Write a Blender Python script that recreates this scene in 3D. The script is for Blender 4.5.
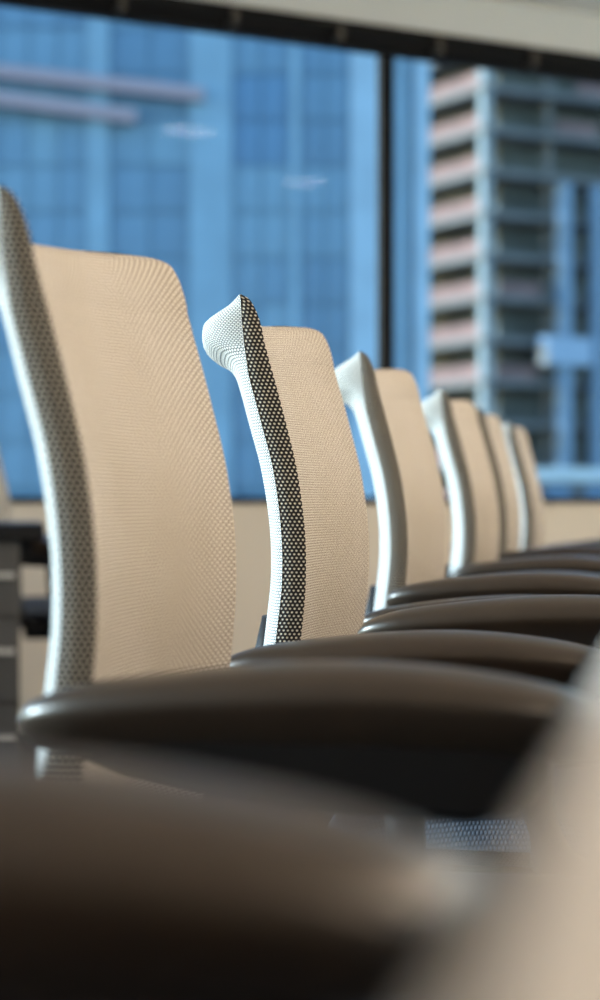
import bpy, bmesh, math, random
from mathutils import Vector, Matrix

# ------------------------------------------------------------------ clear
for o in list(bpy.data.objects):
    bpy.data.objects.remove(o, do_unlink=True)
scene = bpy.context.scene
COL = scene.collection
R = math.radians
random.seed(7)

# ------------------------------------------------------------------ camera
CAM_Z = 0.79
YAW = R(10.5366)                      # the row of chairs runs along +Y, the lens is turned a little to its left
cd = bpy.data.cameras.new('camera')
cam = bpy.data.objects.new('camera', cd)
COL.objects.link(cam)
cam.location = (0, 0, CAM_Z)
cam.rotation_euler = (R(90), 0, YAW)
cd.sensor_width = 36.0
cd.lens = 72.0
cd.clip_start = 0.01
cd.clip_end = 2000
cd.dof.use_dof = True
cd.dof.focus_distance = 2.02
cd.dof.aperture_fstop = 4.0
cd.dof.aperture_blades = 0
scene.camera = cam

# ------------------------------------------------------------------ world, sun, exposure
vs = scene.view_settings
vs.view_transform = 'Standard'
vs.look = 'None'
vs.exposure = 0.0
vs.gamma = 1.0
vs.use_curve_mapping = False

world = bpy.data.worlds.new('world')
scene.world = world
world.use_nodes = True
wn = world.node_tree
wn.nodes.clear()
wo = wn.nodes.new('ShaderNodeOutputWorld')
wb = wn.nodes.new('ShaderNodeBackground')
sk = wn.nodes.new('ShaderNodeTexSky')
sk.sky_type = 'NISHITA'
sk.sun_disc = False
sk.sun_elevation = R(16)
sk.sun_rotation = R(-92)
sk.air_density = 1.0
sk.dust_density = 0.6
wn.links.new(sk.outputs[0], wb.inputs[0])
wb.inputs[1].default_value = 0.62
wn.links.new(wb.outputs[0], wo.inputs[0])

sd = bpy.data.lights.new('sun', 'SUN')
sd.energy = 10.0
sd.angle = R(1.5)
sd.color = (1.0, 0.95, 0.88)
sun = bpy.data.objects.new('sun', sd)
COL.objects.link(sun)
sun_from = Vector((-0.955, 0.02, 0.30))
sun.rotation_euler = sun_from.to_track_quat('Z', 'Y').to_euler()
sun.location = (-30, -2, 12)

# daylight portals in the two window openings (they only guide sky sampling)
WALL_ANG = R(40.665)
W0 = Vector((-1.3532, 7.2752, 0))
WU = Vector((math.cos(WALL_ANG), math.sin(WALL_ANG), 0))
WN = Vector((-math.sin(WALL_ANG), math.cos(WALL_ANG), 0))      # outward


def portal(name, loc, toward, sx, sy):
    l = bpy.data.lights.new(name, 'AREA')
    l.shape = 'RECTANGLE'
    l.size, l.size_y = sx, sy
    l.cycles.is_portal = True
    o = bpy.data.objects.new(name, l)
    COL.objects.link(o)
    o.location = loc
    o.rotation_euler = (-Vector(toward)).to_track_quat('Z', 'Y').to_euler()
    return o


portal('portal_front', W0 + WU * 1.4 + WN * 0.12 + Vector((0, 0, 1.64)), -WN, 11.2, 1.7)
portal('portal_left', (-4.62, 1.4, 1.66), (1, 0, 0), 5.6, 1.75)


# ------------------------------------------------------------------ material helpers
def mat(name):
    m = bpy.data.materials.new(name)
    m.use_nodes = True
    nt = m.node_tree
    return m, nt, nt.nodes['Principled BSDF']


def nmath(nt, op, a, b=None, c=None):
    n = nt.nodes.new('ShaderNodeMath')
    n.operation = op
    for i, v in enumerate((a, b, c)):
        if v is None:
            continue
        if isinstance(v, (int, float)):
            n.inputs[i].default_value = v
        else:
            nt.links.new(v, n.inputs[i])
    return n.outputs[0]


def nmix(nt, fac, a, b):
    n = nt.nodes.new('ShaderNodeMix')
    n.data_type = 'RGBA'
    for sock, v in ((n.inputs[0], fac), (n.inputs[6], a), (n.inputs[7], b)):
        if isinstance(v, (int, float)):
            sock.default_value = v
        elif isinstance(v, tuple):
            sock.default_value = (*v, 1)
        else:
            nt.links.new(v, sock)
    return n.outputs[2]


def noise(nt, scale, detail=3.0, coord='Object', stretch=None):
    tc = nt.nodes.new('ShaderNodeTexCoord')
    n = nt.nodes.new('ShaderNodeTexNoise')
    n.inputs['Scale'].default_value = scale
    n.inputs['Detail'].default_value = detail
    if stretch:
        mp = nt.nodes.new('ShaderNodeMapping')
        mp.inputs['Scale'].default_value = stretch
        nt.links.new(tc.outputs[coord], mp.inputs[0])
        nt.links.new(mp.outputs[0], n.inputs['Vector'])
    else:
        nt.links.new(tc.outputs[coord], n.inputs['Vector'])
    return n.outputs[0]


def ramp01(nt, v, lo, hi):
    n = nt.nodes.new('ShaderNodeMapRange')
    n.inputs[1].default_value = lo
    n.inputs[2].default_value = hi
    nt.links.new(v, n.inputs[0])
    return n.outputs[0]


def simple(name, col, rough=0.5, var=0.12, scale=6.0, metallic=0.0, bump=0.0, spec=0.5, stretch=None, bscale=None):
    m, nt, p = mat(name)
    f = ramp01(nt, noise(nt, scale, stretch=stretch), 0.3, 0.7)
    dark = tuple(c * (1 - var) for c in col)
    lite = tuple(min(1, c * (1 + var)) for c in col)
    nt.links.new(nmix(nt, f, dark, lite), p.inputs['Base Color'])
    p.inputs['Roughness'].default_value = rough
    p.inputs['Metallic'].default_value = metallic
    p.inputs['Specular IOR Level'].default_value = spec
    if bump:
        b = nt.nodes.new('ShaderNodeBump')
        b.inputs['Strength'].default_value = bump
        b.inputs['Distance'].default_value = 0.002
        nt.links.new(noise(nt, bscale or scale * 20, 2.0), b.inputs['Height'])
        nt.links.new(b.outputs[0], p.inputs['Normal'])
    return m


def knit(name, thread, gap, pu, pv, rad, aspect=1.0, soft=0.16, rough=0.8, bump=0.6, var=0.1, var2=None, sheen=0.0):
    """woven mesh: staggered thread knots over darker gaps, laid out on a UV map in metres"""
    m, nt, p = mat(name)
    uv = nt.nodes.new('ShaderNodeUVMap')
    sp = nt.nodes.new('ShaderNodeSeparateXYZ')
    nt.links.new(uv.outputs[0], sp.inputs[0])
    v = nmath(nt, 'DIVIDE', sp.outputs[1], pv)
    row = nmath(nt, 'FLOOR', v)
    u = nmath(nt, 'ADD', nmath(nt, 'DIVIDE', sp.outputs[0], pu),
              nmath(nt, 'MULTIPLY', nmath(nt, 'FLOORED_MODULO', row, 2.0), 0.5))
    fu = nmath(nt, 'SUBTRACT', nmath(nt, 'FRACT', u), 0.5)
    fv = nmath(nt, 'MULTIPLY', nmath(nt, 'SUBTRACT', nmath(nt, 'FRACT', v), 0.5), aspect)
    d = nmath(nt, 'SQRT', nmath(nt, 'ADD', nmath(nt, 'MULTIPLY', fu, fu), nmath(nt, 'MULTIPLY', fv, fv)))
    mr = nt.nodes.new('ShaderNodeMapRange')
    mr.interpolation_type = 'SMOOTHSTEP'
    mr.inputs[1].default_value = rad + soft
    mr.inputs[2].default_value = rad - soft
    nt.links.new(d, mr.inputs[0])
    k = mr.outputs[0]
    f = ramp01(nt, noise(nt, 7.0, 4.0), 0.3, 0.7)
    t1 = tuple(c * (1 - var) for c in thread)
    t2 = var2 or tuple(min(1, c * (1 + var)) for c in thread)
    tcol = nmix(nt, f, t1, t2)
    nt.links.new(nmix(nt, k, gap, tcol), p.inputs['Base Color'])
    p.inputs['Roughness'].default_value = rough
    p.inputs['Specular IOR Level'].default_value = 0.25
    p.inputs['Sheen Weight'].default_value = sheen
    b = nt.nodes.new('ShaderNodeBump')
    b.inputs['Strength'].default_value = bump
    b.inputs['Distance'].default_value = min(pu, pv) * 0.35
    nt.links.new(k, b.inputs['Height'])
    nt.links.new(b.outputs[0], p.inputs['Normal'])
    return m


M = {}
M['face'] = knit('beige_mesh_fabric', (0.73, 0.70, 0.645), (0.10, 0.070, 0.048), 0.0088, 0.0029, 0.42, 1.0, 0.18, 0.75, 0.35, 0.08,
                 (0.77, 0.755, 0.735))
M['band'] = knit('black_white_knit', (0.80, 0.75, 0.66), (0.022, 0.020, 0.021), 0.0046, 0.0036, 0.25, 0.85, 0.10, 0.7, 0.8, 0.06)
M['shell'] = knit('pale_knit', (0.70, 0.70, 0.70), (0.05, 0.075, 0.085), 0.0046, 0.0030, 0.42, 0.9, 0.12, 0.75, 0.6, 0.05)
M['arm'] = simple('charcoal_soft_plastic', (0.029, 0.019, 0.0125), 0.36, 0.08, 30, bump=0.05, spec=0.55)
M['black'] = simple('black_plastic', (0.007, 0.007, 0.009), 0.55, 0.1, 20, spec=0.3)
M['seat'] = knit('blue_grey_seat_fabric', (0.09, 0.11, 0.15), (0.05, 0.062, 0.085), 0.004, 0.003, 0.36, 1.0, 0.15, 0.9, 0.5)
M['chrome'] = simple('brushed_metal', (0.45, 0.45, 0.46), 0.3, 0.05, 20, metallic=1.0)
M['paint'] = simple('beige_wall_paint', (0.78, 0.735, 0.67), 0.85, 0.02, 2.0, bump=0.05)
M['bulk'] = simple('grey_white_paint', (0.82, 0.88, 0.92), 0.85, 0.02, 2.0, bump=0.05)
M['ceil'] = simple('ceiling_paint', (0.85, 0.84, 0.82), 0.9, 0.02, 2.0)
M['carpet'] = simple('grey_brown_carpet', (0.022, 0.019, 0.017), 0.95, 0.25, 60, bump=0.4)
M['frame'] = simple('black_window_frame', (0.010, 0.011, 0.013), 0.7, 0.1, 10, spec=0.15)
M['clip'] = simple('dull_bracket_metal', (0.09, 0.08, 0.07), 0.5, 0.1, 20)
M['table'] = simple('pale_maple_veneer', (0.55, 0.535, 0.525), 0.45, 0.05, 5.0, stretch=(1, 0.08, 1), bump=0.03)
M['desk'] = simple('grey_laminate', (0.085, 0.082, 0.08), 0.5, 0.06, 6)
M['handle'] = simple('light_metal', (0.60, 0.58, 0.55), 0.4, 0.05, 20)

m = bpy.data.materials.new('blue_tinted_glass')
m.use_nodes = True
nt = m.node_tree
nt.nodes.clear()
out = nt.nodes.new('ShaderNodeOutputMaterial')
mx = nt.nodes.new('ShaderNodeMixShader')
tr = nt.nodes.new('ShaderNodeBsdfTransparent')
gl = nt.nodes.new('ShaderNodeBsdfGlossy')
lw = nt.nodes.new('ShaderNodeFresnel')
lw.inputs[0].default_value = 1.05
tr.inputs[0].default_value = (0.775, 0.895, 0.975, 1)
gl.inputs[0].default_value = (0.9, 0.95, 1.0, 1)
gl.inputs['Roughness'].default_value = 0.02
nt.links.new(lw.outputs[0], mx.inputs[0])
nt.links.new(tr.outputs[0], mx.inputs[1])
nt.links.new(gl.outputs[0], mx.inputs[2])
nt.links.new(mx.outputs[0], out.inputs[0])
M['glass'] = m


# ------------------------------------------------------------------ object helpers
def link(name, me, material, parent=None, loc=None, rot=None):
    o = bpy.data.objects.new(name, me)
    COL.objects.link(o)
    if material is not None and not me.materials:
        me.materials.append(material)
    if parent is not None:
        o.parent = parent
    if loc is not None:
        o.location = loc
    if rot is not None:
        o.rotation_euler = rot
    return o


def empty(name, loc=(0, 0, 0), rz=0.0):
    o = bpy.data.objects.new(name, None)
    o.empty_display_size = 0.1
    COL.objects.link(o)
    o.location = loc
    o.rotation_euler = (0, 0, rz)
    return o


def tag(o, label=None, cat=None, group=None, kind=None):
    if label:
        o['label'] = label
    if cat:
        o['category'] = cat
    if group:
        o['group'] = group
    if kind:
        o['kind'] = kind
    return o


def copy_tree(o, parent=None):
    c = o.copy()
    COL.objects.link(c)
    c.parent = parent
    for ch in list(o.children):
        copy_tree(ch, c)
    return c


def bm_mesh(name, bm, smooth=False):
    me = bpy.data.meshes.new(name)
    bmesh.ops.recalc_face_normals(bm, faces=bm.faces)
    bm.to_mesh(me)
    bm.free()
    if smooth:
        for p in me.polygons:
            p.use_smooth = True
    return me


def add_box(bm, x0, x1, y0, y1, z0, z1, bevel=0.0, seg=2):
    r = bmesh.ops.create_cube(bm, size=1.0)
    vv = r['verts']
    for v in vv:
        v.co = Vector(((x0 + x1) / 2 + v.co.x * (x1 - x0), (y0 + y1) / 2 + v.co.y * (y1 - y0), (z0 + z1) / 2 + v.co.z * (z1 - z0)))
    if bevel:
        es = list({e for v in vv for e in v.link_edges})
        bmesh.ops.bevel(bm, geom=es, offset=bevel, segments=seg, profile=0.5, affect='EDGES')


def box_mesh(name, x0, x1, y0, y1, z0, z1, bevel=0.0, seg=2):
    bm = bmesh.new()
    add_box(bm, x0, x1, y0, y1, z0, z1, bevel, seg)
    return bm_mesh(name, bm)


def boxes_mesh(name, boxes, bevel=0.0):
    bm = bmesh.new()
    for b in boxes:
        add_box(bm, *b, bevel)
    return bm_mesh(name, bm)


def tube(bm, pts, radii, seg=12, sx=1.0, sy=1.0):
    """loft of rings along a polyline"""
    rings = []
    pts = [Vector(p) for p in pts]
    n = len(pts)
    for i, p in enumerate(pts):
        d = (pts[min(i + 1, n - 1)] - pts[max(i - 1, 0)]).normalized()
        up = Vector((0, 0, 1)) if abs(d.z) < 0.9 else Vector((1, 0, 0))
        a = d.cross(up).normalized()
        b = a.cross(d).normalized()
        ring = []
        for k in range(seg):
            t = 2 * math.pi * k / seg
            ring.append(bm.verts.new(p + a * math.cos(t) * radii[i] * sx + b * math.sin(t) * radii[i] * sy))
        rings.append(ring)
    for i in range(n - 1):
        for k in range(seg):
            bm.faces.new((rings[i][k], rings[i][(k + 1) % seg], rings[i + 1][(k + 1) % seg], rings[i + 1][k]))
    bm.faces.new(rings[0])
    bm.faces.new(rings[-1])


def grid_mesh(name, rows, uvs, smooth=True):
    """rows: list of equal-length lists of points; uvs alike"""
    nu = len(rows[0])
    verts = [p for r in rows for p in r]
    faces = []
    for i in range(len(rows) - 1):
        for j in range(nu - 1):
            faces.append((i * nu + j, i * nu + j + 1, (i + 1) * nu + j + 1, (i + 1) * nu + j))
    me = bpy.data.meshes.new(name)
    me.from_pydata([tuple(v) for v in verts], [], faces)
    uvl = me.uv_layers.new(name='UVMap')
    flat = [q for r in uvs for q in r]
    for lp in me.loops:
        uvl.data[lp.index].uv = flat[lp.vertex_index]
    if smooth:
        for p in me.polygons:
            p.use_smooth = True
    me.validate()
    return me


def lerp_table(tab, z):
    """Catmull-Rom through (z, value...) rows"""
    if z <= tab[0][0]:
        return tab[0][1:]
    if z >= tab[-1][0]:
        return tab[-1][1:]
    for i in range(len(tab) - 1):
        if tab[i][0] <= z <= tab[i + 1][0]:
            a, b = tab[i], tab[i + 1]
            h = b[0] - a[0]
            t = (z - a[0]) / h
            res = []
            for k in range(1, len(a)):
                def slope(j):
                    lo, hi = max(j - 1, 0), min(j + 1, len(tab) - 1)
                    return (tab[hi][k] - tab[lo][k]) / (tab[hi][0] - tab[lo][0])
                ma, mb = slope(i) * h, slope(i + 1) * h
                t2, t3 = t * t, t * t * t
                res.append((2 * t3 - 3 * t2 + 1) * a[k] + (t3 - 2 * t2 + t) * ma + (-2 * t3 + 3 * t2) * b[k] + (t3 - t2) * mb)
            return tuple(res)


# ------------------------------------------------------------------ the room
XL, XR, YB = -4.5, 4.0, -2.2
CEIL = 2.75
SILL, HEAD = 0.785, 2.49
UL = (XL - W0.x) / WU.x
UR = (XR - W0.x) / WU.x
pL = W0 + WU * UL
pR = W0 + WU * UR


def poly_slab(name, pts, z0, z1):
    bm = bmesh.new()
    lo = [bm.verts.new((p[0], p[1], z0)) for p in pts]
    hi = [bm.verts.new((p[0], p[1], z1)) for p in pts]
    bm.faces.new(lo[::-1])
    bm.faces.new(hi)
    n = len(pts)
    for i in range(n):
        bm.faces.new((lo[i], lo[(i + 1) % n], hi[(i + 1) % n], hi[i]))
    return bm_mesh(name, bm)


foot = [(XL - .15, YB - .15), (XR + .15, YB - .15), (XR + .15, pR.y + .3), (XL - .15, pL.y + .1)]
tag(link('floor', poly_slab('floor', foot, -0.15, 0.0), M['carpet']), 'grey brown carpet floor under the row of chairs', kind='structure')
tag(link('ceiling', poly_slab('ceiling', foot, CEIL, CEIL + 0.15), M['ceil']), 'plain pale ceiling above the meeting room', kind='structure')

# the angled window wall: local x runs along it, local y points outdoors
WL = dict(loc=W0, rot=(0, 0, WALL_ANG))
wf = link('wall_front', boxes_mesh('wall_front', [(UL, UR, 0, 0.2, 0, SILL)]), M['paint'], **WL)
tag(wf, 'beige painted wall below the long window', kind='structure')
wf2 = link('wall_front_bulkhead', boxes_mesh('wall_front_bulkhead', [(UL, UR, -0.01, 0.2, HEAD + 0.09, CEIL)]), M['bulk'], **WL)
tag(wf2, 'pale grey bulkhead strip above the dark window head', kind='structure')

win = tag(empty('window_1', W0, WALL_ANG), 'long black framed window band in the angled wall', kind='structure')
link('head_frame', boxes_mesh('head_frame', [(UL, UR, 0.0, 0.075, HEAD, HEAD + 0.09), (UL, UR, -0.035, 0.0, HEAD + 0.035, HEAD + 0.09)], 0.003), M['frame'], win)
link('sill_frame', boxes_mesh('sill_frame', [(UL, UR, -0.02, 0.18, SILL - 0.004, SILL + 0.016)], 0.003), M['frame'], win)
mull = box_mesh('mullion', -0.030, 0.030, 0.045, 0.075, SILL + 0.016, HEAD, 0.003)
us = [0.412 + 1.9 * k for k in range(-3, 4)]
us = [u for u in us if UL + .2 < u < UR - .2]
for u in us:
    link('mullion', mull, M['frame'], win, (u, 0, 0))
edges = [UL] + us + [UR]
for a, b in zip(edges[:-1], edges[1:]):
    link('pane', box_mesh('pane', a + 0.01, b - 0.01, 0.06, 0.066, SILL + 0.01, HEAD + 0.01), M['glass'], win)
clip = boxes_mesh('bracket', [(-0.012, 0.012, -0.05, -0.035, HEAD + 0.012, HEAD + 0.075), (-0.012, 0.012, -0.05, 0.0, HEAD + 0.012, HEAD + 0.03)], 0.002)
for u in [0.151 + 0.4475 * k for k in range(-4, 5)]:
    link('bracket', clip, M['clip'], win, (u, 0, 0))

# left wall with its own window, the daylight on the chair backs
LY0, LY1 = -1.4, 4.2
wl = link('wall_left', boxes_mesh('wall_left', [(XL - .15, XL, YB, pL.y, 0, 0.78), (XL - .15, XL, YB, pL.y, 2.54, CEIL),
                                              (XL - .15, XL, YB, LY0, 0.78, 2.54), (XL - .15, XL, LY1, pL.y, 0.78, 2.54)]), M['paint'])
tag(wl, 'beige side wall with the daylight window', kind='structure')
w2 = tag(empty('window_2', (XL, 0, 0)), 'side window letting daylight onto the chair backs', kind='structure')
link('frame', boxes_mesh('frame', [(-.12, -.02, LY0, LY1, .78, .81), (-.12, -.02, LY0, LY1, 2.51, 2.54),
                                   (-.12, -.02, LY0, LY0 + .03, .81, 2.51), (-.12, -.02, LY1 - .03, LY1, .81, 2.51)]), M['frame'], w2)
link('pane', box_mesh('pane', -.075, -.069, LY0 + .02, LY1 - .02, .80, 2.52), M['glass'], w2)
tag(link('wall_back', boxes_mesh('wall_back', [(XL, XR, YB - .15, YB, 0, CEIL)]), M['paint']), 'beige wall behind the photographer', kind='structure')
tag(link('wall_right', boxes_mesh('wall_right', [(XR, XR + .15, YB, pR.y, 0, CEIL)]), M['paint']), 'beige wall beyond the table', kind='structure')


# ------------------------------------------------------------------ conference table
TZ = 0.75
tb = tag(empty('conference_table', (0.70, 2.9, 0)), 'long pale wood conference table, its blurred edge at the bottom right', 'table')
link('table_top', box_mesh('table_top', -0.717, 0.717, -3.9, 3.7, TZ - 0.032, TZ, 0.004, 3), M['table'], tb)
link('apron', boxes_mesh('apron', [(-0.30, 0.30, -3.4, 3.2, TZ - 0.10, TZ - 0.032)], 0.003), M['table'], tb)
ped = boxes_mesh('pedestal', [(-0.26, 0.26, -0.05, 0.05, 0.05, TZ - 0.10), (-0.36, 0.36, -0.12, 0.12, 0.0, 0.05)], 0.006)
for y in (-3.0, -0.1, 2.8):
    link('pedestal', ped, M['table'], tb, (0, y, 0))

# ------------------------------------------------------------------ recessed ceiling downlights over the table side
def downlight(x, y, label):
    t = tag(empty('ceiling_downlight', (x, y, CEIL)), label, 'lamp', 'recessed downlights over the table')
    bm = bmesh.new()
    tube(bm, [(0, 0, -0.012), (0, 0, -0.010), (0, 0, 0.0)], [0.150, 0.165, 0.170], 28)
    link('trim_ring', bm_mesh('trim_ring', bm), M['ceil'], t)
    bm = bmesh.new()
    tube(bm, [(0, 0, -0.016), (0, 0, -0.012)], [0.135, 0.140], 28)
    link('diffuser', bm_mesh('diffuser', bm), M['lamp'], t)
    l = bpy.data.lights.new('downlight', 'AREA')
    l.shape = 'DISK'
    l.size = 0.27
    l.energy = 30
    l.color = LAMP
    o = bpy.data.objects.new('downlight', l)
    COL.objects.link(o)
    o.parent = t
    o.location = (0, 0, -0.018)
    return t


LAMP = (1.0, 0.79, 0.58)
dm, dnt, dp = mat('warm_diffuser')
dp.inputs['Base Color'].default_value = (0.9, 0.85, 0.75, 1)
dp.inputs['Emission Color'].default_value = (*LAMP, 1)
dp.inputs['Emission Strength'].default_value = 8.0
M['lamp'] = dm
for wx, x in (('above the table', 1.3), ('near the right wall', 3.1)):
    for wy, y in (('behind the photographer', -0.8), ('at the near end', 1.4), ('at the middle', 3.6), ('at the far end', 5.8)):
        downlight(x, y, 'round ceiling downlight %s, %s of the row' % (wx, wy))


# ------------------------------------------------------------------ chair
HW = 0.21           # half width of the back
BX = -0.20          # local x of the lumbar front
#        z      front    seam    rear   (x relative to the lumbar front)
PROF = [(0.500, -0.045, -0.062, -0.066),
        (0.550, -0.024, -0.047, -0.052),
        (0.583, -0.014, -0.038, -0.043),
        (0.620, -0.009, -0.034, -0.039),
        (0.670, -0.003, -0.028, -0.033),
        (0.710, 0.000, -0.024, -0.029),
        (0.760, -0.001, -0.025, -0.030),
        (0.820, -0.009, -0.033, -0.039),
        (0.870, -0.021, -0.046, -0.052),
        (0.914, -0.033, -0.058, -0.0635),
        (0.927, -0.037, -0.060, -0.069),
        (0.937, -0.0395, -0.0615, -0.078),
        (0.945, -0.042, -0.0625, -0.0915),
        (0.954, -0.0435, -0.0635, -0.1010),
        (0.964, -0.046, -0.0645, -0.1037),
        (0.974, -0.0495, -0.0652, -0.0997),
        (0.982, -0.0535, -0.0658, -0.0885),
        (0.988, -0.0580, -0.0662, -0.0760),
        (0.992, -0.0650, -0.0670, -0.0680)]
PROF = [(a + 0.003 * max(0, (a - 0.88) / 0.112), *r) for a, *r in PROF]
ZTOP = PROF[-1][0]
zs = []
z = 0.50
while z < 0.905:
    zs.append(z)
    z += 0.012
while z < 0.962:
    zs.append(z)
    z += 0.004
while z < ZTOP - 0.0005:
    zs.append(z)
    z += 0.002
zs.append(ZTOP)


def concav(y):
    return -0.034 * (1 - min(1, abs(y) / HW) ** 2.2)


def dip(y, z):
    g = max(0.0, min(1.0, (z - 0.80) / 0.18))
    t = y / HW
    return (1 - abs(t) ** 8) * (-0.013 + 0.016 * t) * g * g


def back_meshes():
    NY = 29
    fr, fuv = [], []
    for z in zs:
        F, S, Q = lerp_table(PROF, z)
        row, ur = [], []
        for j in range(NY):
            y = -HW + 2 * HW * j / (NY - 1)
            row.append((BX + F + concav(y), y, z + dip(y, z)))
            ur.append((y, z + (BX - F) * 0.2))
        fr.append(row)
        fuv.append(ur)
    face = grid_mesh('mesh_panel', fr, fuv)
    bands = []
    for s in (-1, 1):
        rows, uvs = [], []
        for z in zs:
            F, S, Q = lerp_table(PROF, z)
            row, ur = [], []
            for k in range(9):
                t = k / 8
                b = 0.0016 * math.sin(math.pi * t) ** 0.7 * min(1, (F - S) / 0.02)
                row.append((BX + F + (S - F) * t, s * (HW + b), z))
                ur.append((t * (F - S), z))
            rows.append(row)
            uvs.append(ur)
        bands.append(grid_mesh('edge_band', rows, uvs))
    # pale rear shell: wraps from seam to seam round the back, swelling to the lip
    rows, uvs = [], []
    for z in zs:
        F, S, Q = lerp_table(PROF, z)
        T = S - Q + 0.010 * min(1, max(0, (ZTOP - z) / 0.02))
        rr = (0.030 + 0.2 * max(0, T - 0.015)) * min(1, (ZTOP + 0.0005 - z) / 0.008)
        half = []
        for k in range(9):
            a = math.pi / 2 * k / 8
            k8 = k / 8
            half.append((S - T * (0.5 * math.sin(a) + 0.5 * k8), -HW + rr * (0.5 * (1 - math.cos(a)) + 0.5 * k8) - 0.0005))
        row = [(BX + x, y) for x, y in half]
        ye = half[-1][1]
        for j in range(1, 18):
            y = ye + (-2 * ye) * j / 18
            row.append((BX + S - T + concav(y) - concav(ye), y))
        row += [(BX + x, -y) for x, y in reversed(half)]
        pts, ur, acc = [], [], 0.0
        for i, (x, y) in enumerate(row):
            if i:
                acc += math.hypot(x - row[i - 1][0], y - row[i - 1][1])
            e = min(i, len(row) - 1 - i)            # the lip ends keep their height, the middle follows the dip
            w = 0.2 * min(1, e / 8) ** 2 + 0.8 * min(1, max(0, e - 8) / 6)
            pts.append((x, y, z + dip(y, z) * w))
            ur.append((acc, z + (0.03 * (z - 0.945) / 0.045 if z > 0.945 else 0)))
        rows.append(pts)
        uvs.append(ur)
    # close the underside
    last = rows[0]
    rows.insert(0, [(BX - 0.045 + concav(p[1]), p[1], 0.4995) for p in last])
    uvs.insert(0, [(q[0], q[1] - 0.02) for q in uvs[0]])
    # crown strip joining rear lip to the front panel
    top = [(BX - 0.0650 + concav(p[1]), p[1], p[2]) for p in rows[-1]]
    rows.append(top)
    uvs.append([(q[0], q[1] + 0.004) for q in uvs[-1]])
    shell = grid_mesh('backrest', rows, uvs)
    return face, bands, shell


def arm_pad_mesh():
    # t, top z, bottom z, half width    (z relative to the pad reference height 0.695)
    T = [(0.00, -0.036, -0.046, 0.006),
         (0.02, -0.028, -0.053, 0.016),
         (0.06, -0.021, -0.057, 0.025),
         (0.12, -0.015, -0.060, 0.032),
         (0.25, -0.008, -0.062, 0.039),
         (0.45, -0.001, -0.063, 0.045),
         (0.62, 0.000, -0.062, 0.047),
         (0.78, -0.005, -0.060, 0.046),
         (0.90, -0.013, -0.058, 0.041),
         (0.96, -0.021, -0.055, 0.033),
         (0.99, -0.029, -0.051, 0.020),
         (1.00, -0.036, -0.045, 0.008)]
    L = 0.365
    n, m_ = 48, 24
    rows, uvs = [], []
    for i in range(n + 1):
        t = i / n
        t = 0.5 - 0.5 * math.cos(math.pi * t)
        zt, zb, hw = lerp_table(T, t)
        zc = zb + (zt - zb) * 0.68
        row, ur = [], []
        for k in range(m_ + 1):
            a = 2 * math.pi * k / m_
            cy, sz = math.cos(a), math.sin(a)
            e = 0.72
            y = hw * math.copysign(abs(cy) ** e, cy)
            h = (zt - zc) if sz > 0 else (zc - zb)
            ee = 0.95 if sz > 0 else 1.5
            zz = zc + h * math.copysign(abs(sz) ** ee, sz)
            row.append((t * L, y, zz))
            ur.append((t * L, k / m_ * 0.2))
        rows.append(row)
        uvs.append(ur)
    me = grid_mesh('arm_pad', rows, uvs)
    bm = bmesh.new()
    bm.from_mesh(me)
    bmesh.ops.remove_doubles(bm, verts=bm.verts, dist=1e-5)
    bmesh.ops.holes_fill(bm, edges=bm.edges)
    bmesh.ops.recalc_face_normals(bm, faces=bm.faces)
    bm.to_mesh(me)
    bm.free()
    for p in me.polygons:
        p.use_smooth = True
    return me


def cushion_mesh():
    # seat: rounded pad with waterfall front
    rows, uvs = [], []
    nx, ny = 26, 26
    x0, x1, hy = -0.20, 0.25, 0.235

    def sup(t, e):      # superellipse falloff 0 at centre .. 1 at rim
        return (1 - min(1, abs(t)) ** e) ** (1 / e)
    for sgn in (1, -1):
        for i in range(nx + 1):
            u = -1 + 2 * i / nx
            row, ur = [], []
            for j in range(ny + 1):
                v = -1 + 2 * j / ny
                # squircle mapping of the square to a rounded square
                x = u * math.sqrt(max(0, 1 - 0.18 * v * v))
                y = v * math.sqrt(max(0, 1 - 0.18 * u * u))
                h = sup(u, 5) * sup(v, 5)
                X = (x0 + x1) / 2 + x * (x1 - x0) / 2
                fall = -0.03 * max(0, (X - 0.12) / 0.13) ** 2
                zc = 0.452 + fall
                row.append((X, y * hy, zc + (0.034 * h if sgn > 0 else -0.022 * h)))
                ur.append((X, y * hy + (0 if sgn > 0 else 1)))
            rows.append(row if sgn > 0 else row)
            uvs.append(ur)
    # two grids back to back
    me = bpy.data.meshes.new('seat')
    nu = ny + 1
    verts = [p for r in rows for p in r]
    faces = []
    for g in (0, 1):
        o = g * (nx + 1) * nu
        for i in range(nx):
            for j in range(ny):
                q = (o + i * nu + j, o + i * nu + j + 1, o + (i + 1) * nu + j + 1, o + (i + 1) * nu + j)
                faces.append(q if g else q[::-1])
    me.from_pydata(verts, [], faces)
    uvl = me.uv_layers.new(name='UVMap')
    flat = [q for r in uvs for q in r]
    for lp in me.loops:
        uvl.data[lp.index].uv = flat[lp.vertex_index]
    for p in me.polygons:
        p.use_smooth = True
    return me


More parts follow.
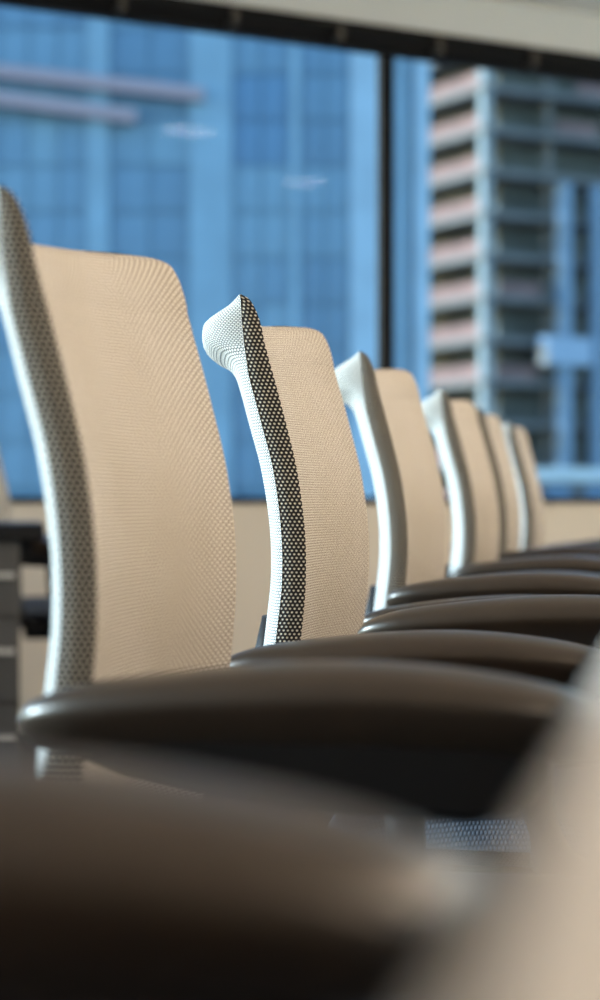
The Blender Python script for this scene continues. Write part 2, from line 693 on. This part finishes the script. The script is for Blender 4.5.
def make_chair():
    root = empty('conference_chair')
    face, bands, shell = back_meshes()
    b = link('backrest', shell, M['shell'], root)
    b['label'] = 'pale knit rear shell with rolled top lip'
    p = link('mesh_panel', face, M['face'], b)
    p['label'] = 'beige woven mesh front'
    for bd in bands:
        e = link('edge_band', bd, M['band'], b)
        e['label'] = 'black and white dotted side band'
    # spine bracket behind the lumbar down to the mechanism
    bm = bmesh.new()
    tube(bm, [(-0.270, 0, 0.66), (-0.285, 0, 0.58), (-0.270, 0, 0.47), (-0.20, 0, 0.415), (-0.06, 0, 0.405)],
         [0.022, 0.026, 0.027, 0.026, 0.025], 14, 1.6, 0.75)
    link('spine', bm_mesh('spine', bm, True), M['black'], root)
    link('seat', cushion_mesh(), M['seat'], root)
    link('seat_pan', box_mesh('seat_pan', -0.17, 0.19, -0.20, 0.20, 0.412, 0.434, 0.008), M['black'], root)
    link('tilt_mechanism', box_mesh('tilt_mechanism', -0.10, 0.12, -0.07, 0.07, 0.362, 0.412, 0.012), M['black'], root)
    pad = arm_pad_mesh()
    bmh = bmesh.new()
    hp = [(0.035, -0.058, 0.012), (0.07, -0.067, 0.024), (0.13, -0.077, 0.030), (0.21, -0.086, 0.032), (0.28, -0.090, 0.030), (0.315, -0.082, 0.024), (0.325, -0.068, 0.016)]
    rings = []
    for hx, hz, hw in hp:
        rings.append([bmh.verts.new(v) for v in ((hx, -hw - 0.004, -0.046), (hx, -hw, hz + 0.006), (hx, -hw + 0.006, hz), (hx, hw - 0.006, hz), (hx, hw, hz + 0.006), (hx, hw + 0.004, -0.046))])
    for ra, rb in zip(rings[:-1], rings[1:]):
        for q in range(6):
            bmh.faces.new((ra[q], ra[(q + 1) % 6], rb[(q + 1) % 6], rb[q]))
    bmh.faces.new(rings[0])
    bmh.faces.new(rings[-1])
    housing = bm_mesh('arm_housing', bmh)
    for s in (-1, 1):
        a = link('armrest', pad, M['arm'], root, (-0.243, s * 0.27, 0.695))
        link('arm_housing', housing, M['black'], a)
        bm = bmesh.new()
        tube(bm, [(0.165, 0, -0.07), (0.165, 0, -0.12), (0.170, s * 0.000, -0.20), (0.185, -s * 0.02, -0.255), (0.205, -s * 0.07, -0.272), (0.225, -s * 0.12, -0.272)],
             [0.022, 0.022, 0.021, 0.020, 0.019, 0.018], 14, 1.3, 0.8)
        link('arm_post', bm_mesh('arm_post', bm, True), M['black'], a)
    bm = bmesh.new()
    tube(bm, [(0, 0, 0.09), (0, 0, 0.22), (0, 0, 0.2205), (0, 0, 0.37)], [0.028, 0.028, 0.018, 0.018], 18)
    link('gas_column', bm_mesh('gas_column', bm, False), M['chrome'], root)
    bm = bmesh.new()
    tube(bm, [(0, 0, 0.075), (0, 0, 0.085), (0, 0, 0.125), (0, 0, 0.13)], [0.040, 0.046, 0.042, 0.036], 20)
    hub = link('star_base', bm_mesh('star_base', bm, True), M['chrome'], root)
    bm = bmesh.new()
    tube(bm, [(0.035, 0, 0.105), (0.12, 0, 0.100), (0.22, 0, 0.086), (0.285, 0, 0.074)], [0.024, 0.022, 0.018, 0.013], 10, 1.1, 0.75)
    legm = bm_mesh('leg', bm, True)
    bm = bmesh.new()
    for yy in (-0.018, 0.018):
        tube(bm, [(0, yy - 0.009, 0.028), (0, yy - 0.007, 0.028), (0, yy + 0.007, 0.028), (0, yy + 0.009, 0.028)], [0.022, 0.0275, 0.0275, 0.022], 18)
    tube(bm, [(0, -0.012, 0.028), (0, 0.012, 0.028)], [0.009, 0.009], 10)
    tube(bm, [(0.0, 0, 0.028), (0.006, 0, 0.05), (0.012, 0, 0.075)], [0.010, 0.011, 0.007], 10)
    cast = bm_mesh('caster', bm)
    for k in range(5):
        a = 2 * math.pi * k / 5 + 0.3
        link('leg', legm, M['chrome'], hub, rot=(0, 0, a))
        link('caster', cast, M['black'], hub, (0.273 * math.cos(a), 0.273 * math.sin(a), 0), (0, 0, a + 0.8 * k))
    return root


# X0 , Y of the near edge, yaw, arm tweaks: (near dx, dz), (far dx, dz), label
X0 = -0.157
chairs = [
    (X0, -0.025, 0.0, (0.0, 0.0), (-0.002, 0.034), 'closest mesh chair, only its heavily blurred dark armrest showing at the bottom'),
    (X0 - 0.008, 1.245, 0.0, (0.012, -0.002), (0.012, -0.018), 'large mesh-back chair cut by the left edge of the photo'),
    (X0, 1.951, 0.0, (0.105, 0.006), (0.02, -0.020), 'sharply focused mesh-back chair with crisp black and white dotted edge'),
    (X0 + 0.004, 2.722, -1.0, (0.024, 0.0), (0.0, -0.018), 'mesh-back chair just behind the sharply focused one, before the window mullion'),
    (X0 + 0.004, 3.70, -1.0, (0.0, -0.006), (0.0, -0.02), 'softly blurred mesh-back chair, third from the far end of the row'),
    (X0, 4.42, 0.0, (0.0, -0.003), (0.0, -0.02), 'mesh-back chair nearly hidden, second from the far end of the row'),
    (X0, 5.27, 0.0, (0.10, 0.0), (0.0, -0.02), 'smallest, farthest mesh-back chair at the end of the row'),
]
proto = make_chair()
for i, (x, ynear, yaw, na, fa, lab) in enumerate(chairs):
    o = proto if i == 0 else copy_tree(proto)
    o.location = (x, ynear + HW, 0)
    o.rotation_euler = (0, 0, R(yaw))
    arms = [c for c in o.children if c.name.startswith('armrest')]
    arms.sort(key=lambda c: c.location.y)
    for a, (dx, dz) in zip(arms, (na, fa)):
        a.location = (-0.243 + dx, a.location.y, 0.695 + dz)
    tag(o, lab, 'chair', 'mesh conference chairs along the table')

# chair drawn up behind the desk by the window
o = copy_tree(proto)
o.location = (-1.865, 5.95, 0)
o.rotation_euler = (0, 0, R(6))
for a in [c for c in o.children if c.name.startswith('armrest')]:
    a.location = (-0.243, math.copysign(0.27, a.location.y), 0.68)
tag(o, 'pale backed chair behind the grey desk at the far left', 'chair', 'mesh chairs by the desk')

# ------------------------------------------------------------------ desk and drawer cabinet by the window
dk = tag(empty('office_desk', (-2.416, 5.144, 0), R(19)), 'dark topped desk with grey drawers near the window at the left edge', 'desk')
link('desk_top', box_mesh('desk_top', -0.75, 0.72, -0.34, 0.30, 0.685, 0.728, 0.004), M['black'], dk)
link('modesty_panel', box_mesh('modesty_panel', -0.70, 0.18, 0.24, 0.26, 0.25, 0.685, 0.002), M['desk'], dk)
legm = boxes_mesh('leg', [(-0.025, 0.025, -0.025, 0.025, 0.0, 0.685)], 0.004)
for lx, ly in ((-0.70, -0.29), (-0.70, 0.25)):
    link('leg', legm, M['black'], dk, (lx, ly, 0))
bm = bmesh.new()
pr = [(0.60, 0.685), (0.70, 0.685), (0.69, 0.64), (0.66, 0.60), (0.63, 0.60)]
fa_ = [bm.verts.new((x, -0.02, z)) for x, z in pr]
fb_ = [bm.verts.new((x, 0.02, z)) for x, z in pr]
bm.faces.new(fa_)
bm.faces.new(fb_[::-1])
for i in range(len(pr)):
    bm.faces.new((fa_[i], fa_[(i + 1) % 5], fb_[(i + 1) % 5], fb_[i]))
link('bracket', bm_mesh('bracket', bm), M['black'], dk)

link('drawer_pedestal', box_mesh('drawer_pedestal', 0.20, 0.655, -0.30, 0.24, 0.0, 0.684, 0.003), M['desk'], dk)
for z0, z1 in ((0.485, 0.675), (0.255, 0.475), (0.03, 0.245)):
    d = link('drawer_front', box_mesh('drawer_front', 0.21, 0.648, -0.318, -0.3005, z0, z1, 0.003), M['desk'], dk)
    link('handle', boxes_mesh('handle', [(0.33, 0.642, -0.342, -0.334, z1 - 0.090, z1 - 0.076), (0.335, 0.347, -0.335, -0.318, z1 - 0.088, z1 - 0.078), (0.608, 0.62, -0.335, -0.318, z1 - 0.088, z1 - 0.078)]), M['handle'], d)

# ------------------------------------------------------------------ outside: blue glass tower
def facade_mat(name, col, rough=0.25, var=0.1, spec=0.6):
    return simple(name, col, rough, var, 0.5, spec=spec)


BL = [facade_mat('tower_blue_%d' % i, c, 0.3) for i, c in enumerate([
    (0.105, 0.23, 0.365), (0.12, 0.25, 0.38), (0.14, 0.28, 0.41), (0.09, 0.205, 0.335)])]
DKB = facade_mat('tower_deep_blue', (0.075, 0.20, 0.36), 0.3)
PIER = facade_mat('tower_pale_cladding', (0.19, 0.34, 0.47), 0.5)
EDGE = facade_mat('tower_bright_corner', (0.30, 0.46, 0.60), 0.5)
CORE = facade_mat('tower_frame', (0.095, 0.215, 0.345), 0.5)
PINK = facade_mat('reflection_pink', (0.35, 0.285, 0.33), 0.7)  # pink of the reflected streaks, put into a plain colour

GD = 80.0
PX = GD / 2000.0                                   # metres per step of the facade module
gt = tag(empty('glass_office_tower', (-GD * math.sin(YAW), GD * math.cos(YAW), -45), YAW),
         'blue glass office tower filling the left window', 'building')
OZ = 45 + CAM_Z


def fx(a):
    return (a - 300) * PX


def fz(b):
    return OZ + (500 - b) * PX


link('body', box_mesh('body', fx(-420), fx(430), 0.15, 22, 0, fz(-160)), CORE, gt)
piers = [(88, 110, PIER), (190, 232, PIER), (290, 300, PIER), (350, 384, EDGE), (396, 406, PIER), (414, 429, EDGE)]
for a, b, mm in piers:
    link('pier', box_mesh('pier', fx(a), fx(b), -0.35, 0.15, fz(620), fz(-150)), mm, gt)
cols = [(-325 + i * 29.5, -325 + (i + 1) * 29.5) for i in range(14)] + [(110, 150), (150, 190), (232, 261), (261, 290), (300, 325), (325, 350), (384, 396), (406, 414)]
rowh = 46
pm = {}
for (a, b) in cols:
    wpx = round(b - a, 1)
    if wpx not in pm:
        pm[wpx] = [box_mesh('glass_panel', 0.03, wpx * PX - 0.03, -0.05, 0.0, 0.035, rowh * PX - 0.035) for _ in range(5)]
        for k, me in enumerate(pm[wpx]):
            me.materials.append(BL[k] if k < 4 else DKB)
    for r_ in range(12):
        ytop = -64 + r_ * rowh
        yc = ytop + rowh / 2
        xc = (a + b) / 2
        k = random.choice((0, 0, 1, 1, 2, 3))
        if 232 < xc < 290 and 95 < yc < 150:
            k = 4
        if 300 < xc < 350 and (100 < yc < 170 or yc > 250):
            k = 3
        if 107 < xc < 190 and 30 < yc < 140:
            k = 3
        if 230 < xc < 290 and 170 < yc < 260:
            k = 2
        link('glass_panel', pm[wpx][k], None, gt, (fx(a), 0.03, fz(ytop + rowh)))
for x0, x1, y0, y1 in ((-40, 205, 70, 98), (-40, 138, 96, 120)):  # added strips, not building parts: reflected pink streaks made as coloured boxes
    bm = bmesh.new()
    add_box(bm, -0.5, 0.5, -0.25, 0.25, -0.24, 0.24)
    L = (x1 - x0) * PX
    o = link('reflection_streak', bm_mesh('reflection_streak', bm), PINK, gt, ((fx(x0) + fx(x1)) / 2, -0.6, (fz(y0) + fz(y1)) / 2),
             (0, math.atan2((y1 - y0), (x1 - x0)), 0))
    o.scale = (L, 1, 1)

# ------------------------------------------------------------------ outside: tower under construction
CONC = facade_mat('raw_concrete', (0.155, 0.155, 0.155), 0.9, 0.15, 0.2)
CDARK = facade_mat('unlit_concrete_core', (0.12, 0.13, 0.13), 0.9, 0.2, 0.2)
NET = facade_mat('pink_debris_net', (0.20, 0.130, 0.125), 0.9, 0.2, 0.1)
COLM = facade_mat('pale_column', (0.22, 0.265, 0.29), 0.8, 0.08, 0.2)
BLUEM = facade_mat('blue_hoist_rail', (0.17, 0.26, 0.36), 0.6, 0.1, 0.3)
ct_ang = YAW + math.atan2(0.484, 0.875)
ct = tag(empty('unfinished_tower', (-15.167, 165.009, -45), ct_ang), 'concrete tower under construction behind the right window', 'building')
FH = 3.47
slab = box_mesh('floor_slab', -0.4, 26, -0.4, 16.0, -0.55, 0.0)
net_l = box_mesh('debris_net', 0.15, 0.25, 0.9, 15.6, 0.0, 1.25)
colm = box_mesh('column', -0.45, 0.4, -0.45, 0.4, 0.0, FH - 0.55)
scol = box_mesh('inner_column', -0.3, 0.3, -0.3, 0.3, 0.0, FH - 0.55)
link('core', box_mesh('core', 3.4, 24, 3.0, 14.5, 0, 45 + 42), CDARK, ct)
for k in range(-2, 13):
    zf = OZ - 0.4 + k * FH
    link('floor_slab', slab, CONC, ct, (0, 0, zf))
    link('debris_net', net_l, NET, ct, (0, 0, zf))
    link('corner_column', colm, COLM, ct, (0.2, 0.2, zf))
    for xx in (7.0, 13.5, 20.0):
        link('inner_column', scol, CONC, ct, (xx, 0.9, zf))
bm = box_mesh('net_panel', 0, 4.2, 0.12, 0.2, 0.0, 1.2)
for xx, k in ((1.5, 5), (1.2, 3), (7.4, 9), (1.9, 11), (9.5, 10)):
    link('net_panel', bm, NET, ct, (xx, 0, OZ - 0.4 + k * FH))
for xx in (7.2, 10.6):
    link('hoist_rail', box_mesh('hoist_rail', xx - 0.55, xx + 0.55, -1.6, -0.6, 0, OZ + 26.5), BLUEM, ct)
link('glazed_bay', box_mesh('glazed_bay', 5.0, 9.6, -1.9, -0.5, OZ + 11.3, OZ + 13.6), facade_mat('blue_glazing', (0.16, 0.28, 0.44), 0.3), ct)
link('scaffold_edge', box_mesh('scaffold_edge', -0.6, 0.2, 9.4, 12.6, 0, OZ + 24.5), BLUEM, ct)

# ------------------------------------------------------------------ outside: low pale building and the ground
lb = tag(empty('low_pale_building', (-8.671, 120.445, -45), YAW), 'low pale roofed building at the bottom of the right window', 'building')
LW = facade_mat('pale_roof_cladding', (0.62, 0.72, 0.74), 0.7, 0.08)
link('body', box_mesh('body', 0.5, 16, 0, 14, 0, OZ + 1.1), CONC, lb)
link('roof_parapet', box_mesh('roof_parapet', 0.2, 16.3, -0.3, 14.3, OZ + 1.1, OZ + 1.9), LW, lb)
wmesh = box_mesh('window', 0, 1.6, -0.06, 0.05, 0, 0.8)
for i in range(6):
    link('window', wmesh, DKB, lb, (1.2 + i * 2.4, 0, OZ + 0.1))
gp = box_mesh('street_ground', -400, 400, -60, 500, -46, -45.05)
tag(link('street_ground', gp, simple('asphalt', (0.12, 0.12, 0.13), 0.9, 0.2, 0.05)), 'street level far below the windows', kind='structure')
